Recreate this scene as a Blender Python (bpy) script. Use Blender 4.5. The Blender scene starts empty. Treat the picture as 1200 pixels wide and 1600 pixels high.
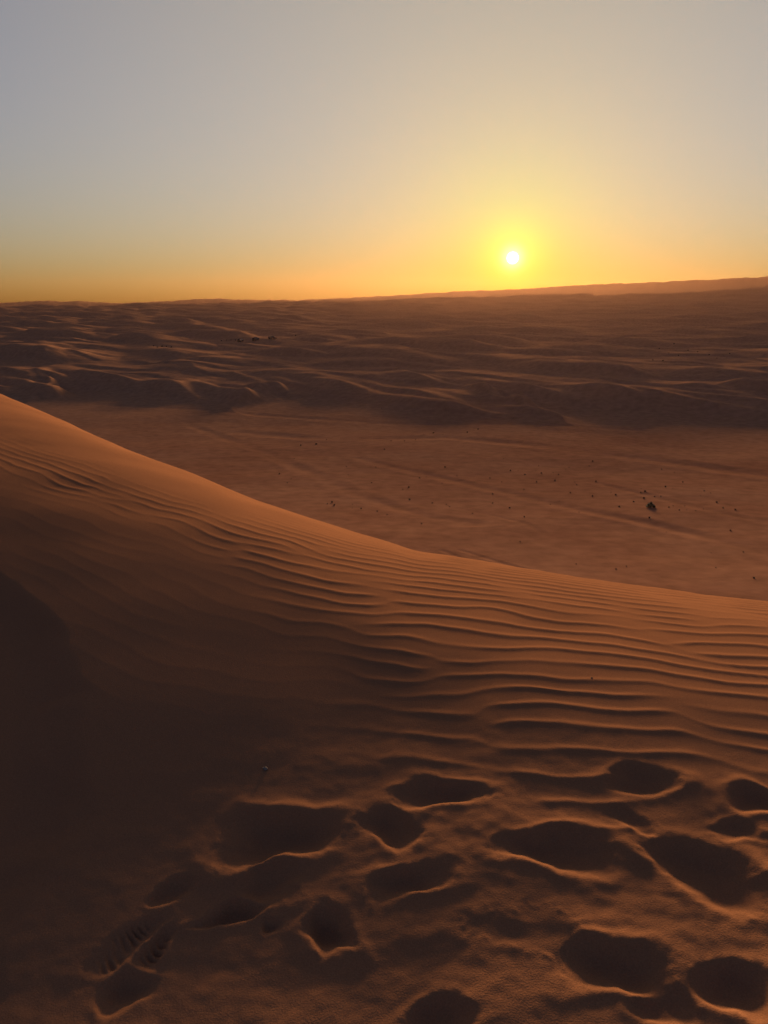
import bpy, bmesh, math, random
import numpy as np

# ------------------------------------------------------------------ camera
S = bpy.context.scene
col = S.collection
EYE = 1.6                                   # eye height above the sand underfoot
PITCH = math.radians(14.47)
cam_d = bpy.data.cameras.new('camera')
cam = bpy.data.objects.new('camera', cam_d)
col.objects.link(cam)
cam.location = (0, 0, EYE)
cam.rotation_euler = (math.radians(90) - PITCH, 0, 0)
cam_d.sensor_fit = 'VERTICAL'
cam_d.sensor_height = 34.6
cam_d.lens = 34.6 / 2 * 1248 / 800
cam_d.clip_start = 0.05
cam_d.clip_end = 40000
S.camera = cam

# ------------------------------------------------------------------ light
SUN_EL = math.radians(3.14)
SUN_AZ = math.radians(8.74)                 # clockwise from +Y
SUN_DIR = (math.sin(SUN_AZ) * math.cos(SUN_EL), math.cos(SUN_AZ) * math.cos(SUN_EL), math.sin(SUN_EL))

W = bpy.data.worlds.new('World')
S.world = W
W.use_nodes = True
wn = W.node_tree
wn.nodes.clear()
def wnode(t, **k):
    n = wn.nodes.new(t)
    for a, b in k.items():
        setattr(n, a, b)
    return n
sky = wnode('ShaderNodeTexSky', sky_type='NISHITA')
sky.sun_disc = False
sky.sun_elevation = SUN_EL
sky.sun_rotation = SUN_AZ
sky.altitude = 200
sky.air_density = 1.0
sky.dust_density = 0.0
sky.ozone_density = 1.0
SKY_STRENGTH = 0.05
NISH_TINT = (.60, .66, 1.18)
bg = wnode('ShaderNodeBackground')
bg.inputs['Strength'].default_value = SKY_STRENGTH
out = wnode('ShaderNodeOutputWorld')
# the sun's own disc and the dusty aureole round it, as part of the sky
tc = wnode('ShaderNodeTexCoord')
dot = wnode('ShaderNodeVectorMath', operation='DOT_PRODUCT')
nrm = wnode('ShaderNodeVectorMath', operation='NORMALIZE')
wn.links.new(tc.outputs['Generated'], nrm.inputs[0])
wn.links.new(nrm.outputs[0], dot.inputs[0])
dot.inputs[1].default_value = SUN_DIR
tint = wnode('ShaderNodeVectorMath', operation='MULTIPLY')
tint.inputs[1].default_value = NISH_TINT
wn.links.new(sky.outputs['Color'], tint.inputs[0])
acc = tint.outputs[0]
AUREOLE = [(4, (3.25, 2.4, .1)), (60, (1.7, 1.0, -.6)), (250, (.2, 1.3, -.5)), (1500, (0, 4.6, -.2)), (14000, (9, 9, 8))]      # (tightness, colour)
for power, c in AUREOLE:
    mx = wnode('ShaderNodeMath', operation='MAXIMUM'); mx.inputs[1].default_value = 0
    wn.links.new(dot.outputs['Value'], mx.inputs[0])
    pw = wnode('ShaderNodeMath', operation='POWER'); pw.inputs[1].default_value = power
    wn.links.new(mx.outputs[0], pw.inputs[0])
    sc = wnode('ShaderNodeVectorMath', operation='SCALE')
    sc.inputs[0].default_value = c
    wn.links.new(pw.outputs[0], sc.inputs['Scale'])
    ad = wnode('ShaderNodeVectorMath', operation='ADD')
    wn.links.new(acc, ad.inputs[0]); wn.links.new(sc.outputs[0], ad.inputs[1])
    acc = ad.outputs[0]
# the low sky is dimmed and reddened by the long path through the dust
sep = wnode('ShaderNodeSeparateXYZ'); wn.links.new(nrm.outputs[0], sep.inputs[0])
zc = wnode('ShaderNodeMath', operation='MAXIMUM'); zc.inputs[1].default_value = 0; wn.links.new(sep.outputs['Z'], zc.inputs[0])
za = wnode('ShaderNodeMath', operation='ADD'); za.inputs[1].default_value = .03; wn.links.new(zc.outputs[0], za.inputs[0])
am = wnode('ShaderNodeMath', operation='DIVIDE'); am.inputs[0].default_value = 1; wn.links.new(za.outputs[0], am.inputs[1])
cmb = wnode('ShaderNodeCombineXYZ')
for i, tau in enumerate((.041, .047, .043)):
    pw = wnode('ShaderNodeMath', operation='POWER'); pw.inputs[0].default_value = math.exp(-tau)
    wn.links.new(am.outputs[0], pw.inputs[1]); wn.links.new(pw.outputs[0], cmb.inputs[i])
ext = wnode('ShaderNodeVectorMath', operation='MULTIPLY')
wn.links.new(acc, ext.inputs[0]); wn.links.new(cmb.outputs[0], ext.inputs[1])
acc = ext.outputs[0]
DISC_GAIN = 60.0
disc = wnode('ShaderNodeMapRange', interpolation_type='SMOOTHSTEP')
disc.inputs['From Min'].default_value = math.cos(math.radians(0.44))
disc.inputs['From Max'].default_value = math.cos(math.radians(0.10))
wn.links.new(dot.outputs['Value'], disc.inputs['Value'])
sc = wnode('ShaderNodeVectorMath', operation='SCALE')
sc.inputs[0].default_value = (DISC_GAIN, DISC_GAIN * .97, DISC_GAIN * .9)
wn.links.new(disc.outputs[0], sc.inputs['Scale'])
ad = wnode('ShaderNodeVectorMath', operation='ADD')
wn.links.new(acc, ad.inputs[0]); wn.links.new(sc.outputs[0], ad.inputs[1])
wn.links.new(ad.outputs[0], bg.inputs['Color'])
wn.links.new(bg.outputs[0], out.inputs['Surface'])

sun_d = bpy.data.lights.new('sun', 'SUN')
sun_d.energy = 4.7
sun_d.angle = math.radians(14.0)
sun_d.color = (1.0, 0.66, 0.36)
sun = bpy.data.objects.new('sun', sun_d)
col.objects.link(sun)
sun.rotation_euler = (math.radians(90) - SUN_EL, 0, math.pi - SUN_AZ)
sun.location = (20, 130, 40)

S.view_settings.view_transform = 'Standard'
S.view_settings.look = 'None'
S.view_settings.exposure = 1.42
S.view_settings.gamma = 1.0
S.view_settings.use_curve_mapping = False
S.render.engine = 'CYCLES'
S.cycles.use_denoising = True
S.cycles.max_bounces = 6
S.cycles.volume_bounces = 1

# ------------------------------------------------------------------ terrain shape
#<<TERRAIN
def smooth(a, b, x):
    t = np.clip((x - a) / (b - a), 0, 1)
    return t * t * (3 - 2 * t)

_perm = np.random.RandomState(7).permutation(4096).astype(np.int64)
_grad = np.random.RandomState(8).uniform(0, 2 * math.pi, 4096)
_gx, _gy = np.cos(_grad), np.sin(_grad)
def perlin(x, y, seed=0):
    xi = np.floor(x).astype(np.int64); yi = np.floor(y).astype(np.int64)
    xf = x - xi; yf = y - yi
    u = xf ** 3 * (xf * (xf * 6 - 15) + 10); v = yf ** 3 * (yf * (yf * 6 - 15) + 10)
    def g(i, j):
        h = _perm[(_perm[(xi + i + seed * 57) & 4095] + yi + j) & 4095]
        return _gx[h] * (xf - i) + _gy[h] * (yf - j)
    a, b, c, d = g(0, 0), g(1, 0), g(0, 1), g(1, 1)
    return 1.5 * ((a + (b - a) * u) * (1 - v) + (c + (d - c) * u) * v)
def fbm(x, y, octs=4, seed=0, gain=.5):
    s = 0; a = 1; f = 1
    for k in range(octs):
        s = s + a * perlin(x * f, y * f, seed + k); a *= gain; f *= 2.03
    return s

def wavefield(x, y, lam, spread_dir, spread_k, n, seed, heading=0.0):
    """narrow-band random wave: phase and amplitude (gives forks and ends like real ripples)"""
    rs = np.random.RandomState(seed)
    re = np.zeros_like(x); im = np.zeros_like(x)
    for k in range(n):
        a = heading + rs.normal(0, spread_dir)
        kk = 2 * math.pi / lam * (1 + rs.normal(0, spread_k))
        p = kk * (math.sin(a) * x + math.cos(a) * y) + rs.uniform(0, 2 * math.pi)
        re += np.cos(p); im += np.sin(p)
    s = math.sqrt(n)
    return np.arctan2(im, re), np.hypot(re, im) / s

# --- the dune underfoot: range of the brow by bearing
_T = np.array([
 # bearing, brow slope, r1, s1, z1
 (-180, -.10, 5.0, .00, .00), (-120, -.08, 5.5, .03, .10), (-60, -.06, 6.2, .06, .34), (-40, -.065, 6.4, .06, .36),
 (-27.6, -.076, 6.3, .06, .35), (-25.6, -.0954, 6.2, .06, .34), (-21.9, -.1293, 5.9, .06, .30), (-18, -.1673, 5.6, .06, .25),
 (-13.8, -.1998, 5.0, .06, .17), (-9.4, -.2378, 4.5, .055, .11), (-5.7, -.2619, 4.0, .05, .06), (-2.4, -.2836, 3.6, .04, .03),
 (0, -.2968, 3.4, .045, .03), (2.4, -.3114, 3.2, .04, .03), (4.8, -.3158, 3.1, .04, .03), (9.6, -.3265, 3.0, .035, .03),
 (14.2, -.3347, 3.0, .03, .02), (18.7, -.3397, 3.0, .03, .01), (23, -.3425, 3.0, .03, .0), (27, -.341, 3.0, .03, -.01),
 (45, -.33, 2.5, .0, -.06), (70, -.3, 3.0, .0, -.08), (110, -.2, 4.0, .0, -.05), (180, -.10, 5.0, .0, .0)])
_ph = np.arange(-180, 180.01, .1)
def _tab(c, sig):
    v = np.interp(_ph, _T[:, 0], _T[:, c])
    k = np.arange(-60, 61) * .1
    w = np.exp(-(k / sig) ** 2 / 2); w /= w.sum()
    return np.convolve(np.r_[v[-61:-1], v, v[1:61]], w, 'valid')
_m, _r1, _s1, _z1 = _tab(1, .45), _tab(2, 2.0), _tab(3, 2.0), _tab(4, 2.0)
_rs = (_z1 - EYE - (_s1 + _m) / 2 * _r1) / ((_m - _s1) / 2)
_rs = np.clip(_rs, 5, 22)
ZV = -28.4                                   # valley floor
GX, GY = .085, -.11

def dune_base(x, y):
    r = np.hypot(x, y) + 1e-9
    ph = np.degrees(np.arctan2(x, y))
    m = np.interp(ph, _ph, _m); r1 = np.interp(ph, _ph, _r1); s1 = np.interp(ph, _ph, _s1)
    rs = np.interp(ph, _ph, _rs)
    zs = EYE + m * rs
    z1 = zs - (s1 + m) / 2 * (rs - r1)
    s0 = (GX * x + GY * y) / r
    t = np.clip(r / r1, 0, 1)
    near = s0 * r1 * (t ** 3 - 2 * t ** 2 + t) + z1 * (3 * t ** 2 - 2 * t ** 3) + s1 * r1 * (t ** 3 - t ** 2)
    q = np.clip(r - r1, 0, None)
    k = (m - s1) / (rs - r1)                   # curvature of the brow
    qs = (-.58 - s1) / k                       # where the slip face begins
    c = np.minimum(q, qs)
    mid = z1 + s1 * c + .5 * k * c * c - .58 * np.clip(q - qs, 0, None)
    return np.where(r < r1, near, mid), r, ph, rs

# footprints: x, y, half length, half width, heading (deg from +X), depth, rim
PRINTS = [
 (0.199, 2.426, 0.2, 0.085, -4, 0.06, 0.6), (0.021, 2.274, 0.15, 0.085, -50, 0.055, 0.5), (0.076, 2.027, 0.155, 0.075, 8, 0.05, 0.8),
 (0.523, 2.124, 0.215, 0.1, -12, 0.065, 0.8), (0.958, 2.025, 0.24, 0.12, -43, 0.07, 0.9), (0.91, 2.481, 0.17, 0.085, 6, 0.055, 0.7),
 (1.268, 2.376, 0.12, 0.085, -20, 0.055, 0.7), (-0.35, 2.292, 0.24, 0.14, 4, 0.10, 0.9), (-0.336, 2.098, 0.1, 0.12, 80, 0.05, 0.4),
 (-0.154, 1.887, 0.085, 0.10, 30, 0.08, 0.4), (-0.457, 1.998, 0.05, 0.11, -75, 0.07, 0.3), (-0.655, 2.097, 0.08, 0.04, 30, 0.04, 0.3),
 (-0.734, 1.924, 0.165, 0.055, 42, 0.035, 0.5), (-0.641, 1.892, 0.095, 0.05, 62, 0.045, 0.4), (0.589, 1.684, 0.175, 0.1, -8, 0.06, 0.8),
 (0.869, 1.614, 0.12, 0.11, -25, 0.06, 0.5), (0.681, 1.57, 0.1, 0.06, 10, 0.03, 0.9), (0.14, 1.569, 0.12, 0.06, 0, 0.05, 0.4),
 (-0.691, 1.755, 0.11, 0.06, 5, 0.05, 0.5), (-0.316, 1.939, 0.04, 0.035, 0, 0.03, 0.2), (0.8, 2.27, 0.10, 0.06, -40, 0.016, 0.7),
 (1.12, 2.22, 0.1, 0.06, 10, 0.025, 0.6), (0.38, 1.82, 0.2, 0.08, -10, 0.010, 0.5), (-0.9, 1.2, 0.17, 0.07, 60, 0.05, 0.5),
 (0.3, 0.9, 0.16, 0.07, 85, 0.05, 0.5), (-0.3, 0.6, 0.16, 0.07, 95, 0.05, 0.5), (1.5, 1.7, 0.17, 0.08, -30, 0.05, 0.6),
 (1.7, 2.2, 0.16, 0.08, -10, 0.05, 0.6),
]

def footprints(x, y):
    wx = .022 * perlin(x * 7, y * 7, 31) + .005 * perlin(x * 22, y * 22, 33)
    wy = .022 * perlin(x * 7, y * 7, 35) + .005 * perlin(x * 22, y * 22, 37)
    z = np.zeros_like(x)
    for i, (cx, cy, a, b, hd, dep, rim) in enumerate(PRINTS):
        a *= .76; b *= .80; h = math.radians(hd)
        dx = x + wx - cx; dy = y + wy - cy
        u = (dx * math.cos(h) + dy * math.sin(h)) / a
        v = (-dx * math.sin(h) + dy * math.cos(h)) / b
        v = v - .18 * (1 - np.clip(np.abs(u), 0, 1))          # deeper on the far side
        v = v * (1 + .25 * np.sin(2.2 * u + i))            # waist between heel and ball
        d = (np.abs(u) ** 2.4 + np.abs(v) ** 2.4) ** (1 / 2.4)
        pit = -.54 * dep * (1 - smooth(.18, 1.22, d))
        crumb = .0022 * np.exp(-((d - 1.08) / .2) ** 2) * np.clip(perlin(x * 42, y * 42, 90), -.2, 1) if d.min() < 1.6 else 0
        if i in (12, 13):                                   # sole pattern of the boots
            pit = pit + .007 * (.45 + perlin(x * 14, y * 14, 95)) * np.sin(u * a * 2 * math.pi / .021) * (1 - smooth(.7, .95, d))
        ring = crumb + dep * .10 * rim * np.exp(-((d - 1.32) / .30) ** 2) * (.75 + .5 * np.sin(1.7 * i + 2 * np.arctan2(v, u)))
        z = np.where(d < 2.2, np.minimum(z, 0) + np.maximum(z, 0) * smooth(.8, 1.2, d) + pit * (1 + np.clip(z, -.06, 0) * 8) + ring, z)
    return z

def near_detail(x, y, r, ph, rs):
    z = np.zeros_like(x)
    # wind ripples: crest lines swing round from across the view to along the left ridge
    xs = np.linspace(-30, 30, 1201)
    kp = .10 + .62 * (1 - smooth(-2.6, .6, xs))
    K = np.cumsum(kp) * (xs[1] - xs[0]); K -= np.interp(0, xs, K)
    wob = .10 * perlin(x * .9, y * .9, 3) + .045 * perlin(x * 2.4, y * 2.4, 4) + .016 * perlin(x * 5.5, y * 5.5, 9)
    P = y + np.interp(x, xs, K) + wob
    th, am = wavefield(x * .62, P, .146, .13, .08, 34, 12)
    th = th + .35 * np.sin(th)
    prof = np.exp(1.7 * (np.cos(th) - 1)) - .33
    am = np.clip(am * 1.25, 0, 1.1)
    xl = np.interp(y, [1, 2, 3.6, 4.6, 5.6, 6.5, 9, 16], [.1, .0, -.3, -1.0, -2.4, -3.9, -7, -14])
    mask = smooth(-.35, .7, x - xl + .25 * perlin(x * 1.5, y * 1.5, 6))
    mask = np.maximum(mask, .09 * smooth(2.4, 3.4, r))
    mask *= smooth(1.7, 2.5, r + .3 * perlin(x * 2, y * 2, 5))
    far = np.interp(ph, [-60, -26, -12, -4, 1, 8, 60], [.62, .62, .74, .86, .97, 1.6, 1.6]) * rs
    mask *= 1 - .96 * smooth(.82, 1.08, r / far)
    z += .0050 * mask * prof * am * np.clip(.55 + .12 * r, .5, 1.15) * (1 - .82 * smooth(5.2, 8.5, r) * (1 - smooth(-2, 0, x)))
    z -= .145 * np.exp(-((x + 1.15) / 1.05) ** 2 - ((y - 1.75) / 1.25) ** 2)      # the hollow on the left
    # ragged edge of a slump at the far left
    xc = np.interp(y, [.5, 1.5, 2.1, 3.1, 4.4, 6], [-.9, -.98, -1.0, -1.2, -2.2, -4]) + .10 * perlin(x * 1.8, y * 1.8, 92) + .03 * perlin(x * 6, y * 6, 93)
    z -= .075 * smooth(0, .30, xc - x) * (1 - smooth(4, 6.5, r))
    # soft trampled and drifted sand near the feet
    tr = 1 - smooth(2.2, 3.3, r)
    z += tr * (.008 * fbm(x * 1.7, y * 2.6, 3, 40) + .0015 * fbm(x * 14, y * 16, 2, 44))
    z += .02 * fbm(x * .45, y * .45, 3, 50) * smooth(.5, 3, r) * (1 - smooth(10, 25, r))
    z += footprints(x, y) * (1 - smooth(3.0, 3.4, r))
    return z

# --- valley floor and the dune field beyond
TRACKS = []   # filled below: (polyline, half width, depth)
def far_ground(x, y):
    r = np.hypot(x, y); ph = np.degrees(np.arctan2(x, y))
    z = ZV +   .00032 * np.clip(210 - y, 0, 170) ** 2 * smooth(-20, 60, y)
    z += .30 * fbm(x / 60, y / 48, 3, 60) + .03 * fbm(x / 8, y / 8, 2, 64)
    # broken front of the dune field: ridges in echelon, each running down to the right
    L = 72.0
    xx = x + 14 * perlin(x / 60, y / 60, 70) + 4 * perlin(x / 17, y / 17, 71) + .35 * (y - 240)
    k = (xx + 30) / L
    fr = k - np.floor(k)
    saw = np.where(fr < .86, fr / .86, (1 - fr) / .14)
    idx = np.floor(k)
    front = 236 - .27 * x + 34 * (1 - saw) - 10 + 7 * perlin(x / 40, y / 90, 72)
    d = y - front
    hump = 1 - .40 * saw
    hc = 6.4 * hump * (1 + .25 * perlin(x / 45, y / 200, 73))
    ramp = 6.0 * np.log1p(np.exp(np.clip(d / 6.0, -30, 30))) * .26      # toe, then the slip face
    kk = .9
    hh = np.clip(.5 + .5 * (hc - ramp) / kk, 0, 1)
    step = hc * (1 - hh) + ramp * hh - kk * hh * (1 - hh)               # sharp brink at the top
    step = step + (7.0 - hc) * smooth(25, 120, d) + 2.5 * smooth(30, 200, d)
    inside = smooth(14, 60, d)
    # rise of the whole field toward the horizon, higher to the right
    goal = np.interp(ph, [-60, -26, -15, 0, 10, 26, 60], [-4, -4, 1, 17, 24, 42, 44]) + 14.5
    base = np.clip((r - 560) / 1740, 0, 1) ** 1.5 * (goal + 4)
    z = z + step + base * inside
    t1, a1 = wavefield(x, y, 21., .35, .2, 24, 21, .7)
    t2, a2 = wavefield(x, y, 58., .32, .22, 28, 22, .80)
    t3, a3 = wavefield(x * .8, y, 150., .3, .2, 18, 23, .1)
    t4, a4 = wavefield(x, y, 40., .35, .22, 28, 24, .42)
    def round_prof(t):
        t = (t / (2 * math.pi)) % 1.0
        return np.where(t < .36, .5 - .5 * np.cos(math.pi * t / .36), .5 + .5 * np.cos(math.pi * (t - .36) / .64))
    def saw_prof(t):
        t = (t / (2 * math.pi)) % 1.0
        h = np.where(t < .16, .5 - .5 * np.cos(math.pi * t / .16), 1 - (np.clip(t - .16, 0, 1) / .84) ** 1.25)
        return h
    dn = .6 * saw_prof(t1) * np.clip(a1, 0, 1.5) * (1 - smooth(700, 1500, r))
    dn = dn + smooth(5, 90, d) * np.maximum(3.8 * round_prof(t2) * np.clip(a2 - .1, 0, 1.5), 2.0 * saw_prof(t4) * np.clip(a4 - .1, 0, 1.5))
    dn = dn + 5.0 * smooth(450, 1200, r) * saw_prof(t3) * np.clip(a3 - .1, 0, 1.6)
    dn = dn + .25 * fbm(x / 14, y / 9, 3, 75)
    z = z + dn * inside + inside * -1.2
    # ribs down the front face
    z += 2.3 * perlin((x + .7 * y) / 10, (y - .4 * x) / 40, 78) * smooth(-4, 10, d) * (1 - smooth(22, 50, d))
    # the long far ridge on the horizon
    hp = np.interp(ph, [-60, -30, -25.6, -22.5, -20, -18, -15, -12, -8, -6, 0, 4.8, 9.6, 14.2, 18.7, 23, 27, 40, 60],
                   [4, 4, 4.0, 6.5, 6.2, 3.5, 6.5, 10.5, 9, 8.5, 14.5, 21, 25, 31, 34, 38, 42, 46, 40])
    hp = hp + .9 * perlin(ph * 1.1, ph * 0 + .3, 80) + .5 * perlin(ph * 4, ph * 0 + .7, 81)
    z = z - 14 * smooth(2250, 2600, r) * (1 - smooth(3600, 4600, r))
    top = EYE + hp / 1248 * 5200 * .97
    rid = np.where(r < 5200, smooth(3700, 5200, r), 1 - .6 * smooth(5200, 7000, r))
    z = z * (1 - rid) + top * rid
    # wheel tracks: shallow troughs with low banks
    for pts, hw, dep in TRACKS:
        p = np.array(pts)
        sel = (r > 45) & (r < 330)
        if not sel.any():
            continue
        xs_, ys_ = x[sel], y[sel]
        dd = np.full(xs_.shape, 1e9)
        for (x0, y0), (x1, y1) in zip(p[:-1], p[1:]):
            ex, ey = x1 - x0, y1 - y0
            t = np.clip(((xs_ - x0) * ex + (ys_ - y0) * ey) / (ex * ex + ey * ey), 0, 1)
            dd = np.minimum(dd, np.hypot(xs_ - x0 - t * ex, ys_ - y0 - t * ey))
        u = dd / hw
        fade = .55 + .6 * perlin(xs_ / 17, ys_ / 17, 66)
        z[sel] += .8 * dep * fade * (-np.exp(-u ** 2) + .3 * np.exp(-((u - 1.9) / .7) ** 2))
    return z

def height(x, y, detail=True):
    x = np.asarray(x, float); y = np.asarray(y, float)
    d, r, ph, rs = dune_base(x, y)
    if detail:
        nr = r < 40
        if nr.any():
            d[nr] += near_detail(x[nr], y[nr], r[nr], ph[nr], rs[nr])
    g = np.full_like(x, ZV)
    fr = r > 20
    if fr.any():
        g[fr] = far_ground(x[fr], y[fr])
    k = 1.2                                    # the dune's foot runs out into the floor
    h = np.clip(.5 + .5 * (d - g) / k, 0, 1)
    return np.where(r > 200, g, g * (1 - h) + d * h + k * h * (1 - h))
#TERRAIN>>

# bearings and ranges of the sampling rings, finest where the ground is seen closest
phi = np.r_[np.arange(-180, -60, 4.0), np.arange(-60, -34, .6), np.arange(-34, 34, .1), np.arange(34, 60, .6), np.arange(60, 180, 4.0)]
def geo(a, b, n): return a * (b / a) ** (np.arange(n) / n)
R_NEAR = np.r_[geo(.12, 1.1, 40), geo(1.1, 12, 560), geo(12, 50, 95), 50.0]
R_VAL = np.r_[geo(50, 205, 390), 205.0]
R_DUN = np.r_[geo(205, 340, 150), geo(340, 2300, 370), 2300.0]
R_HIL = np.r_[geo(2300, 7000, 130), 7000.0]

def ring_mesh(name, radii, mat, detail, close=False):
    a = np.radians(phi)
    R, A = np.meshgrid(radii, a, indexing='ij')
    X = (R * np.sin(A)).ravel(); Y = (R * np.cos(A)).ravel()
    Z = height(X, Y, detail)
    nr, na = len(radii), len(a)
    co = np.stack([X, Y, Z], 1)
    i = np.arange(nr - 1)[:, None] * na; j = np.arange(na)[None, :]; j2 = (j + 1) % na
    q = np.stack([i + j, i + na + j, i + na + j2, i + j2], -1).reshape(-1, 4)[:, ::-1]
    me = bpy.data.meshes.new(name)
    me.vertices.add(len(co)); me.vertices.foreach_set('co', co.ravel())
    me.loops.add(q.size); me.loops.foreach_set('vertex_index', q.ravel().astype(np.int32))
    me.polygons.add(len(q)); me.polygons.foreach_set('loop_start', np.arange(0, q.size, 4, dtype=np.int32))
    me.update(calc_edges=True)
    me.polygons.foreach_set('use_smooth', np.ones(len(q), bool))
    me.materials.append(mat)
    o = bpy.data.objects.new(name, me)
    col.objects.link(o)
    o['kind'] = 'structure'
    return o

# ------------------------------------------------------------------ materials
def new_mat(name):
    m = bpy.data.materials.new(name); m.use_nodes = True
    return m, m.node_tree, m.node_tree.nodes['Principled BSDF']

def sand_material(name, c1, c2, big, grain, grain_h, fine, beyond=None):
    m, t, b = new_mat(name)
    g = t.nodes.new('ShaderNodeNewGeometry')
    n1 = t.nodes.new('ShaderNodeTexNoise'); n1.inputs['Scale'].default_value = big; n1.inputs['Detail'].default_value = 6
    n2 = t.nodes.new('ShaderNodeTexNoise'); n2.inputs['Scale'].default_value = fine; n2.inputs['Detail'].default_value = 4
    t.links.new(g.outputs['Position'], n1.inputs['Vector']); t.links.new(g.outputs['Position'], n2.inputs['Vector'])
    mx = t.nodes.new('ShaderNodeMix'); mx.data_type = 'RGBA'
    mx.inputs['A'].default_value = (*c1, 1); mx.inputs['B'].default_value = (*c2, 1)
    mr = t.nodes.new('ShaderNodeMapRange'); mr.inputs['From Min'].default_value = .3; mr.inputs['From Max'].default_value = .7
    t.links.new(n1.outputs['Fac'], mr.inputs['Value']); t.links.new(mr.outputs[0], mx.inputs['Factor'])
    if beyond:                                  # paler blown sand takes over, raggedly, beyond the floor
        ln = t.nodes.new('ShaderNodeVectorMath'); ln.operation = 'LENGTH'; t.links.new(g.outputs['Position'], ln.inputs[0])
        ns = t.nodes.new('ShaderNodeTexNoise'); ns.inputs['Scale'].default_value = .02; ns.inputs['Detail'].default_value = 4
        t.links.new(g.outputs['Position'], ns.inputs['Vector'])
        ma = t.nodes.new('ShaderNodeMath'); ma.operation = 'MULTIPLY_ADD'; ma.inputs[1].default_value = 120
        t.links.new(ns.outputs['Fac'], ma.inputs[0]); t.links.new(ln.outputs['Value'], ma.inputs[2])
        mb = t.nodes.new('ShaderNodeMapRange'); mb.interpolation_type = 'SMOOTHSTEP'
        mb.inputs['From Min'].default_value = 225; mb.inputs['From Max'].default_value = 340
        t.links.new(ma.outputs[0], mb.inputs['Value'])
        bx = t.nodes.new('ShaderNodeMix'); bx.data_type = 'RGBA'; bx.inputs['B'].default_value = (*beyond, 1)
        t.links.new(mx.outputs['Result'], bx.inputs['A']); t.links.new(mb.outputs[0], bx.inputs['Factor'])
        mx = bx
    m2 = t.nodes.new('ShaderNodeMix'); m2.data_type = 'RGBA'; m2.blend_type = 'MULTIPLY'; m2.inputs['Factor'].default_value = 1
    r2 = t.nodes.new('ShaderNodeMapRange'); r2.inputs['To Min'].default_value = .62; r2.inputs['To Max'].default_value = 1.38
    t.links.new(n2.outputs['Fac'], r2.inputs['Value'])
    t.links.new(mx.outputs['Result'], m2.inputs['A']); t.links.new(r2.outputs[0], m2.inputs['B'])
    t.links.new(m2.outputs['Result'], b.inputs['Base Color'])
    b.inputs['Roughness'].default_value = .85
    b.inputs['Specular IOR Level'].default_value = 0
    n3 = t.nodes.new('ShaderNodeTexNoise'); n3.inputs['Scale'].default_value = grain; n3.inputs['Detail'].default_value = 3
    t.links.new(g.outputs['Position'], n3.inputs['Vector'])
    bp = t.nodes.new('ShaderNodeBump'); bp.inputs['Strength'].default_value = 1; bp.inputs['Distance'].default_value = grain_h
    t.links.new(n3.outputs['Fac'], bp.inputs['Height']); t.links.new(bp.outputs[0], b.inputs['Normal'])
    return m

SAND1, SAND2 = (.395, .168, .076), (.335, .145, .067)
m_dune = sand_material('dune_sand', SAND1, SAND2, .5, 190, .0010, 240)
m_valley = sand_material('valley_sand', (.335, .160, .090), (.275, .122, .068), .05, 1.2, .03, .5, beyond=(.41, .20, .106))
m_field = m_valley

# ------------------------------------------------------------------ ground
#<<TRACKS
TRACKS += [
 ([(-34.4, 194.0), (-17.9, 184.1), (0.0, 182.0), (15.0, 185.3), (34.5, 170.2), (50.2, 154.3), (66.7, 133.8), (90, 110)], 2.6, .30),
 ([(-5.0, 153.8), (9.7, 131.9), (19.3, 117.1), (25.9, 104.5), (31.8, 95.8), (36.3, 87.1), (39.6, 77.5), (44, 66)], 1.3, .20),
 ([(6.0, 79.3), (9.7, 71.8), (13.9, 65.6), (18.1, 60.9), (22.6, 57.9), (30, 54)], .35, .08),
 ([(8.0, 79.4), (12.2, 72.5), (16.6, 65.4), (20.7, 61.0), (25.2, 56.8), (32, 52)], .35, .08),
 ([(8.8, 106.4), (14.1, 99.9), (17.5, 93.9), (18.2, 88.3), (16.8, 83.8)], .5, .06),
 ([(-49.9, 206.6), (-27.1, 167.1), (-13.5, 138.2), (-3.8, 115.6), (4.9, 99.6), (10.9, 94.2)], 1.4, .16),
 ([(-90.4, 251.2), (-57.4, 239.0), (-26.8, 222.1), (0.0, 210.7), (33.3, 207.1), (63.8, 197.9)], 2.2, .25),
 ([(32.4, 131.8), (39.0, 115.6), (42.9, 104.0), (47.4, 93.7), (52, 84)], .9, .12)]
#TRACKS>>
ring_mesh('sand_dune', R_NEAR, m_dune, True)
ring_mesh('valley_floor', R_VAL, m_valley, False)
ring_mesh('dune_field', R_DUN, m_field, False)
ring_mesh('distant_hills', R_HIL, m_field, False)


# ------------------------------------------------------------------ small things
def ground(x, y):
    return float(height(np.array([x]), np.array([y]), True)[0])

def plain(name, c, rough=.8, metal=0, spec=.3):
    m, t, b = new_mat(name)
    n = t.nodes.new('ShaderNodeTexNoise'); n.inputs['Scale'].default_value = 9
    g = t.nodes.new('ShaderNodeTexCoord'); t.links.new(g.outputs['Object'], n.inputs['Vector'])
    r = t.nodes.new('ShaderNodeMapRange'); r.inputs['To Min'].default_value = .7; r.inputs['To Max'].default_value = 1.3
    t.links.new(n.outputs['Fac'], r.inputs['Value'])
    mx = t.nodes.new('ShaderNodeMix'); mx.data_type = 'RGBA'; mx.blend_type = 'MULTIPLY'; mx.inputs['Factor'].default_value = 1
    mx.inputs['A'].default_value = (*c, 1); t.links.new(r.outputs[0], mx.inputs['B'])
    t.links.new(mx.outputs['Result'], b.inputs['Base Color'])
    b.inputs['Roughness'].default_value = rough; b.inputs['Metallic'].default_value = metal
    b.inputs['Specular IOR Level'].default_value = spec
    return m
m_tuft = plain('dry_tuft', (.14, .09, .055))
m_leaf = plain('bush_leaf', (.045, .050, .026))
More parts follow.
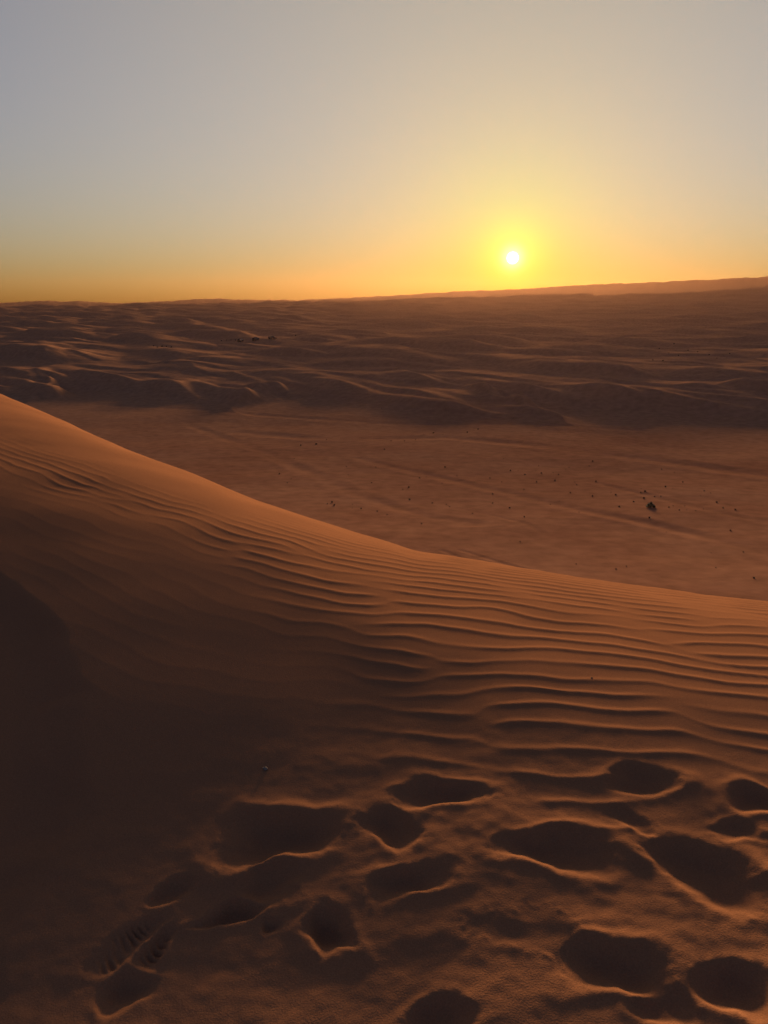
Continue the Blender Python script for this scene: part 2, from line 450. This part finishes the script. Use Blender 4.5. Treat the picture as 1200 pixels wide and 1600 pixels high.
m_stem = plain('bush_stem', (.09, .06, .04))
m_paint = plain('vehicle_paint', (.035, .033, .034), .35, 0, .5)
m_glass = plain('vehicle_glass', (.02, .022, .025), .12, 0, .5)
m_rubber = plain('tyre_rubber', (.02, .019, .018), .9)
m_metal = plain('wheel_metal', (.25, .25, .25), .4, .8)
m_lamp = plain('lamp_lens', (.30, .05, .03), .3)
m_shell = plain('shell', (.24, .17, .12), .7)
m_stone = plain('pebble_stone', (.10, .07, .05), .8)

def mesh_from(name, verts, faces, mat, smooth_=False):
    me = bpy.data.meshes.new(name); me.from_pydata(verts, [], faces); me.update()
    me.materials.append(mat)
    if smooth_:
        me.polygons.foreach_set('use_smooth', [True] * len(me.polygons))
    return me
def link(name, me, parent=None, loc=(0, 0, 0), rot=(0, 0, 0), scale=(1, 1, 1)):
    o = bpy.data.objects.new(name, me); col.objects.link(o)
    o.parent = parent; o.location = loc; o.rotation_euler = rot; o.scale = scale
    return o
def tag(o, label, cat, group=None):
    o['label'] = label; o['category'] = cat
    if group: o['group'] = group

# --- grass tufts: a spray of bent blades
def tuft_mesh(seed):
    rs = random.Random(seed); v = []; f = []
    for k in range(46):
        a = rs.uniform(0, 2 * math.pi); r0 = rs.uniform(0, .22); lean = rs.uniform(.1, 1.0)
        h = rs.uniform(.55, 1.0) * (1.05 - .45 * lean); w = rs.uniform(.03, .06)
        bx, by = r0 * math.cos(a), r0 * math.sin(a)
        mx_, my_ = bx + .35 * lean * math.cos(a), by + .35 * lean * math.sin(a)
        tx, ty = bx + .75 * lean * math.cos(a + .3), by + .75 * lean * math.sin(a + .3)
        px, py = -math.sin(a) * w, math.cos(a) * w
        i = len(v)
        v += [(bx - px, by - py, -.08), (bx + px, by + py, -.08), (mx_ + px, my_ + py, h * .62), (mx_ - px, my_ - py, h * .62), (tx, ty, h)]
        f += [(i, i + 1, i + 2, i + 3), (i + 3, i + 2, i + 4)]
    return mesh_from('tuft', v, f, m_tuft)
tufts = [tuft_mesh(k) for k in range(4)]
TUFTS = [(-18.1, 171.7), (-14.9, 173.7), (-13.1, 180.4), (-6.9, 144), (-6.2, 135.2), (-1.5, 143.2), (6, 131.9), (7.2, 133.3), (9.4, 126.4), (3.9, 122.7), (2.9, 120.8), (-15.6, 126), (-15.4, 129.9), (-18, 134.8), (-17.5, 153.3), (-6.9, 107), (-7.3, 109.2), (-7.9, 108), (-4.4, 108), (-4.3, 105.2), (-0.9, 102.6), (-3.1, 104.8), (4.6, 94.1), (7.2, 180.7), (4.6, 178.4), (1.6, 178.7), (12, 192.8), (9.5, 190.2), (14.1, 190.2), (0.1, 165.3), (11.1, 143), (0.4, 100), (-2, 126.8), (6.8, 109.2), (8.7, 108.1), (3.7, 111.9), (23.2, 152.7), (20.9, 150.4), (23.9, 139.6), (24.4, 135.5), (22.5, 139.6), (25, 128), (27.5, 136.8), (32.8, 141.4), (33.9, 143.7), (30.2, 135.5), (28.3, 129.3), (31.2, 127.7), (30.9, 125.1), (37.9, 145), (39.8, 150), (34.8, 128.3), (30.7, 114.5), (32.2, 105.8), (25.7, 101.9), (25, 110.7), (23.3, 108.6), (17.1, 105.4), (16.3, 116.7), (15.3, 109.3), (17.9, 98.6), (13.9, 84.5), (14.9, 83.8), (11.6, 101.3), (19.3, 128), (17.9, 132.1), (12.5, 134.1), (9, 106.4), (34.5, 115.8), (34.5, 118.3), (28.1, 117.4), (29.7, 137.6), (27.1, 139.9), (28.6, 145.1), (21.7, 120.8), (35.3, 109.9), (50, 141.2), (51, 137.5), (48.6, 127), (44.8, 120.9), (44.2, 122.4), (48.6, 118.2), (48.8, 116.3), (39.9, 120.9), (38.9, 117.9), (39.7, 118.4), (39.8, 114.3), (40.7, 114.3), (37.7, 112.7), (35.4, 109.9), (32.1, 105.8), (38.7, 105.2), (39.7, 106.4), (40.3, 103.1), (39.3, 103), (41.3, 106.4), (41.3, 102.5), (42.9, 104), (45.7, 104.4), (46.7, 102.9), (46.7, 108.9), (47.5, 109.9), (33.5, 97.4), (32.9, 89.5), (40.6, 90.1), (33.6, 78.4), (46.5, 114.2), (-0.8, 236.2), (-22.3, 249.2), (37, 78.6), (18.5, 73.2), (21.7, 71), (23, 72.1), (32.7, 66.9), (31.2, 71.4), (23.6, 199.3), (20.3, 193.6)]
R = random.Random(5)
for k, (x, y) in enumerate(TUFTS):
    sc_ = R.choice([.14, .18, .22, .26, .32, .40]) * (1.1 if y > 160 else .55 if y < 90 else .8)
    o = link('grass_tuft', tufts[k % 4], None, (x, y, ground(x, y) - .02), (0, 0, R.uniform(0, 6)), (sc_ * R.uniform(1, 1.5), sc_ * R.uniform(.9, 1.2), sc_))
    if y > 230:
        lab = ('lone dark tuft at the foot of the far dunes, right of its twin' if x > -10 else
               'lone dark tuft at the foot of the far dunes, left of its twin'); grp = 'tufts at the foot of the far dunes'
    elif y < 80:
        lab = 'tiny dry tuft on the near edge of the valley, just above the dune brow' if x < 28 else 'tiny dry tuft low at the right edge, just above the dune brow'
        grp = 'tufts near the dune brow'
    elif x > 31:
        dx, dy = x / y - 35.3 / 102.6, y - 102.6
        where = ('just left of' if dx < -.01 else 'just right of') if abs(dy) < 7 and abs(dx) < .05 else \
                ('well right of' if dx > .05 else 'behind and left of' if dx < 0 else 'behind and right of') if dy > -4 else 'in front of'
        lab = 'tiny dry tuft ' + where + ' the lone dark bush on the valley'; grp = 'tufts around the lone bush'
    elif x > 13:
        lab = 'tiny dry tuft scattered on the valley below the sun, in the ' + ('far thick' if y > 124 else 'middle thin' if y > 95 else 'nearest') + ' part'
        grp = 'tufts below the sun'
    elif y > 160:
        lab = 'dry tuft along the far wheel track, ' + ('toward the orange dune at left' if x < -5 else 'under the far dune front at centre'); grp = 'tufts along the far track'
    else:
        lab = 'dry tuft beyond the lit dune slope, ' + ('close above its orange edge' if y < 112 else 'farther out to the left' if x < -5 else 'farther out toward the centre')
        grp = 'tufts beyond the lit slope'
    tag(o, lab, 'tuft', grp)

FAR_SHRUBS = [(-97.9, 491.6, 0.8), (-94.5, 490.2, 0.7), (-91.3, 487.2, 0.8), (-87.6, 481.6, 0.9)]
for k, (x, y, h_) in enumerate(FAR_SHRUBS):
    o = link('desert_shrub', tufts[k % 4], None, (x, y, ground(x, y)), (0, 0, k), (h_, h_, h_))
    tag(o, 'tiny dark shrub in the row just left of the parked vehicles', 'shrub', 'shrubs left of the vehicles')
for k, (x, y, h_) in enumerate([(-114.5, 419.9, 1.1), (-114, 409.9, 0.8), (-113, 423.1, 1), (-110.3, 422.7, 0.7), (-119.5, 422.6, 0.6)]):
    o = link('desert_shrub', tufts[k % 4], None, (x, y, ground(x, y)), (0, 0, k), (h_ * 1.6, h_, h_))
    tag(o, 'low dark shrub in the patch on the far plateau, well left of the vehicles', 'shrub', 'shrub patch on the left plateau')
x, y = -61.6, 570.1
tag(link('desert_shrub', tufts[1], None, (x, y, ground(x, y)), (0, 0, 1), (1.0, .9, 1.1)), 'single small shrub on the dune crest right of the parked vehicles', 'shrub')
for k, (x, y, h_) in enumerate([(138.8, 410.7, 0.9), (149.1, 419.3, 1.2), (112.8, 328, 1), (139.8, 349.4, 0.9), (142, 380.1, 0.8), (144.4, 374.5, 0.7), (129.1, 356.1, 0.7), (147.3, 346.4, 0.8), (110, 331.9, 0.7), (126.9, 362.2, 0.6), (138.8, 338.5, 0.6)]):
    o = link('desert_shrub', tufts[k % 4], None, (x, y, ground(x, y)), (0, 0, k), (h_ * .8, h_ * .6, h_ * .6))
    tag(o, 'small dark shrub in a hollow of the far dunes at the right', 'shrub', 'shrubs among the right dunes')

# --- the lone bush
x, y = 36.2, 105.2
bush = bpy.data.objects.new('desert_bush', None); col.objects.link(bush)
bush.location = (x, y, ground(x, y) - .03); bush.scale = (.95, .9, .68)
tag(bush, 'lone dark bush, the biggest plant on the open valley floor', 'bush')
R = random.Random(11)
LOBES = [(-.12, 0, .62, .34, .58), (.24, .05, .42, .36, .40), (-.38, .1, .36, .28, .34), (.0, -.15, .95, .20, .36), (.48, 0, .26, .24, .25), (-.05, .25, .5, .35, .45)]
v = []; f = []
for (cx, cy, cz, rr, rz) in LOBES:
    for k in range(260):
        while True:
            p = [R.uniform(-1, 1) for _ in range(3)]
            q = math.sqrt(sum(t * t for t in p))
            if .35 < q < 1: break
        c = (cx + p[0] * rr, cy + p[1] * rr, max(.03, cz + p[2] * rz))
        s_ = R.uniform(.03, .065); a = R.uniform(0, 6.28); e = R.uniform(-.6, 1.3)
        d1 = (math.cos(a) * math.cos(e) * s_ * 1.9, math.sin(a) * math.cos(e) * s_ * 1.9, math.sin(e) * s_ * 1.9)
        d2 = (-math.sin(a) * s_ * .6, math.cos(a) * s_ * .6, R.uniform(-.3, .3) * s_)
        i = len(v)
        v += [tuple(c[t] - d1[t] for t in range(3)), tuple(c[t] + d2[t] for t in range(3)), tuple(c[t] + d1[t] for t in range(3)), tuple(c[t] - d2[t] for t in range(3))]
        f.append((i, i + 1, i + 2, i + 3))
link('foliage', mesh_from('foliage', v, f, m_leaf), bush)
for (cx, cy, cz, rr, rz) in LOBES:
    v = []; f = []
    for s_ in range(5):
        t = s_ / 4; w = .03 * (1 - .75 * t)
        ox, oy, oz = cx * t + .03 * math.sin(5 * t), cy * t, -.05 + (cz + .2) * t
        for q in range(5):
            v.append((ox + w * math.cos(q * 1.2566), oy + w * math.sin(q * 1.2566), oz))
        if s_:
            b0 = 5 * (s_ - 1); b1 = 5 * s_
            f += [(b0 + q, b0 + (q + 1) % 5, b1 + (q + 1) % 5, b1 + q) for q in range(5)]
    link('branch', mesh_from('branch', v, f, m_stem), bush)

# --- parked off-road vehicles
def bm_mesh(name, bm, mat):
    me = bpy.data.meshes.new(name); bm.to_mesh(me); bm.free(); me.materials.append(mat); return me
def prism(name, prof, w0, w1, mat, bev=.05):
    """side profile (x, z) swept across the width; w1 < w0 leans the sides in toward the top"""
    bm = bmesh.new(); zs = [p[1] for p in prof]; lo, hi = min(zs), max(zs)
    rows = []
    for sgn in (-1, 1):
        rows.append([bm.verts.new((px, sgn * (w0 + (w1 - w0) * (pz - lo) / (hi - lo)), pz)) for px, pz in prof])
    bm.faces.new(rows[0][::-1]); bm.faces.new(rows[1])
    n = len(prof)
    for i in range(n):
        bm.faces.new((rows[0][i], rows[0][(i + 1) % n], rows[1][(i + 1) % n], rows[1][i]))
    bmesh.ops.recalc_face_normals(bm, faces=bm.faces)
    if bev: bmesh.ops.bevel(bm, geom=list(bm.edges), offset=bev, segments=2, affect='EDGES')
    return bm_mesh(name, bm, mat)
def arch(cx, r0, n=7):
    return [(cx + r0 * math.cos(math.pi * k / (n - 1)), .42 + r0 * math.sin(math.pi * k / (n - 1))) for k in range(n)]
lower = [(-2.35, .55), (-2.32, .98), (-2.2, 1.06), (.95, 1.08), (2.1, .98), (2.35, .85), (2.38, .48)] + arch(1.42, .46) + arch(-1.42, .46)
M_BODY = prism('body', lower, .93, .90, m_paint, .03)
M_CAB = prism('cabin', [(-2.2, 1.05), (-2.08, 1.72), (-1.9, 1.80), (.15, 1.80), (.35, 1.74), (.98, 1.06)], .90, .72, m_paint, .04)
def pane(pts): return mesh_from('window', pts, [tuple(range(len(pts)))], m_glass)
def side_pts(poly, sgn):
    q = [(px, sgn * (.90 + (.72 - .90) * (pz - 1.05) / .75 + .012), pz) for px, pz in poly]
    return q if sgn < 0 else q[::-1]
M_WIN = []
for sgn in (-1, 1):
    for poly in ([(-1.98, 1.16), (-1.12, 1.16), (-1.12, 1.66), (-1.9, 1.66)], [(-1.02, 1.16), (-.20, 1.16), (-.20, 1.66), (-1.02, 1.66)], [(-.10, 1.16), (.74, 1.16), (.30, 1.66), (-.10, 1.66)]):
        M_WIN.append(pane(side_pts(poly, sgn)))
M_WIN.append(pane([(.93, -.76, 1.15), (.93, .76, 1.15), (.42, .66, 1.69), (.42, -.66, 1.69)]))
M_WIN.append(pane([(-2.205, .74, 1.16), (-2.205, -.74, 1.16), (-2.115, -.64, 1.66), (-2.115, .64, 1.66)]))
def wheel_mesh(name, r0, r1, w, mat):
    bm = bmesh.new(); n = 18; rg = []
    for (rr, yy) in ((r1, -w), (r0 * .94, -w), (r0, -w * .6), (r0, w * .6), (r0 * .94, w), (r1, w)):
        rg.append([bm.verts.new((rr * math.cos(6.28319 * k / n), yy, rr * math.sin(6.28319 * k / n))) for k in range(n)])
    for a_, b_ in zip(rg[:-1], rg[1:]):
        for k in range(n): bm.faces.new((a_[k], a_[(k + 1) % n], b_[(k + 1) % n], b_[k]))
    if name == 'rim':
        bm.faces.new(rg[0]); bm.faces.new(rg[-1][::-1])
    bmesh.ops.recalc_face_normals(bm, faces=bm.faces)
    return bm_mesh(name, bm, mat)
M_TYRE = wheel_mesh('tyre', .40, .25, .13, m_rubber)
M_RIM = wheel_mesh('rim', .25, .08, .10, m_metal)
def box_mesh(name, sx, sy, sz, mat):
    return prism(name, [(-sx, -sz), (sx, -sz), (sx, sz), (-sx, sz)], sy, sy, mat, min(sx, sy, sz) * .3)
M_BUMP = box_mesh('bumper', .09, .88, .11, m_rubber)
M_TAIL = box_mesh('tail_lamp', .025, .07, .16, m_lamp)
M_HEAD = box_mesh('headlight', .025, .13, .08, m_metal)
M_RACK = box_mesh('roof_rack', .85, .60, .04, m_rubber)
CARS = [(-83.4, 474.8, 74, 'dark off-road vehicle on the far plateau, nearest to the row of tiny shrubs'),
        (-74, 471.7, 62, 'dark off-road vehicle on the far plateau, in the middle of the three parked'),
        (-64.6, 473.7, 38, 'dark off-road vehicle on the far plateau, turned most side-on, rightmost of three')]
for cx, cy, hd, lab in CARS:
    car = bpy.data.objects.new('parked_vehicle', None); col.objects.link(car)
    h = math.radians(hd)
    zs = [ground(cx + a_ * math.cos(h) - b_ * math.sin(h), cy + a_ * math.sin(h) + b_ * math.cos(h)) for a_ in (-1.42, 1.42) for b_ in (-.8, .8)]
    car.location = (cx, cy, sum(zs) / 4 - .02)
    car.rotation_euler = (0, -math.atan2((zs[2] + zs[3] - zs[0] - zs[1]) / 2, 2.84), h)
    tag(car, lab, 'vehicle', 'vehicles parked on the far plateau')
    link('body', M_BODY, car); cab = link('cabin', M_CAB, car)
    for w_ in M_WIN: link('window', w_, cab)
    for wx_ in (-1.42, 1.42):
        for wy_ in (-.80, .80):
            ty = link('wheel', M_TYRE, car, (wx_, wy_, .40)); link('rim', M_RIM, ty)
    sp = link('spare_wheel', M_TYRE, car, (-2.42, .15, 1.0), (0, 0, math.pi / 2)); link('rim', M_RIM, sp)
    link('bumper', M_BUMP, car, (2.36, 0, .52)); link('bumper', M_BUMP, car, (-2.36, 0, .55))
    for sgn in (-1, 1):
        link('tail_lamp', M_TAIL, car, (-2.33, sgn * .82, .88)); link('headlight', M_HEAD, car, (2.27, sgn * .66, .78))
    link('roof_rack', M_RACK, car, (-.9, 0, 1.87))

# --- two bits lying on the near sand
def lump(seed, mat):
    bm = bmesh.new(); bmesh.ops.create_icosphere(bm, subdivisions=2, radius=1)
    rs = random.Random(seed); k1, k2, k3 = (rs.uniform(1, 3) for _ in range(3))
    for q in bm.verts:
        q.co *= 1 + .22 * math.sin(k1 * q.co.x * 2 + 1) * math.cos(k2 * q.co.y * 2) + .12 * math.sin(k3 * 3 * q.co.z)
    return bm_mesh('pebble', bm, mat)
for (x, y, sc_, mt, lab) in ((.92, 3.24, (.0045, .004, .003), m_stone, 'small dark pebble lying alone among the sand ripples'),
                             (-.444, 2.655, (.009, .012, .005), m_shell, 'small pale shell fragment on the smooth dark sand, left of the ripples')):
    o = link('pebble' if mt is m_stone else 'shell_fragment', lump(int(x * 100), mt), None, (x, y, ground(x, y) + sc_[2] * .4), (0, 0, .6), sc_)
    tag(o, lab, 'pebble' if mt is m_stone else 'shell')

# ------------------------------------------------------------------ haze
bpy.ops.mesh.primitive_cube_add(size=1)
hz = bpy.context.object
hz.name = 'haze'; hz['kind'] = 'stuff'; hz['label'] = 'warm dusty evening air over the dunes'
hz.scale = (14200, 14200, 236); hz.location = (0, 0, 86)
hm = bpy.data.materials.new('haze'); hm.use_nodes = True
ht = hm.node_tree; ht.nodes.clear()
ho = ht.nodes.new('ShaderNodeOutputMaterial')
hv = ht.nodes.new('ShaderNodeVolumePrincipled')
hv.inputs['Color'].default_value = (.30, .155, .085, 1)
hv.inputs['Density'].default_value = 3.4e-5
hv.inputs['Anisotropy'].default_value = .74
ht.links.new(hv.outputs[0], ho.inputs['Volume'])
hz.data.materials.append(hm)
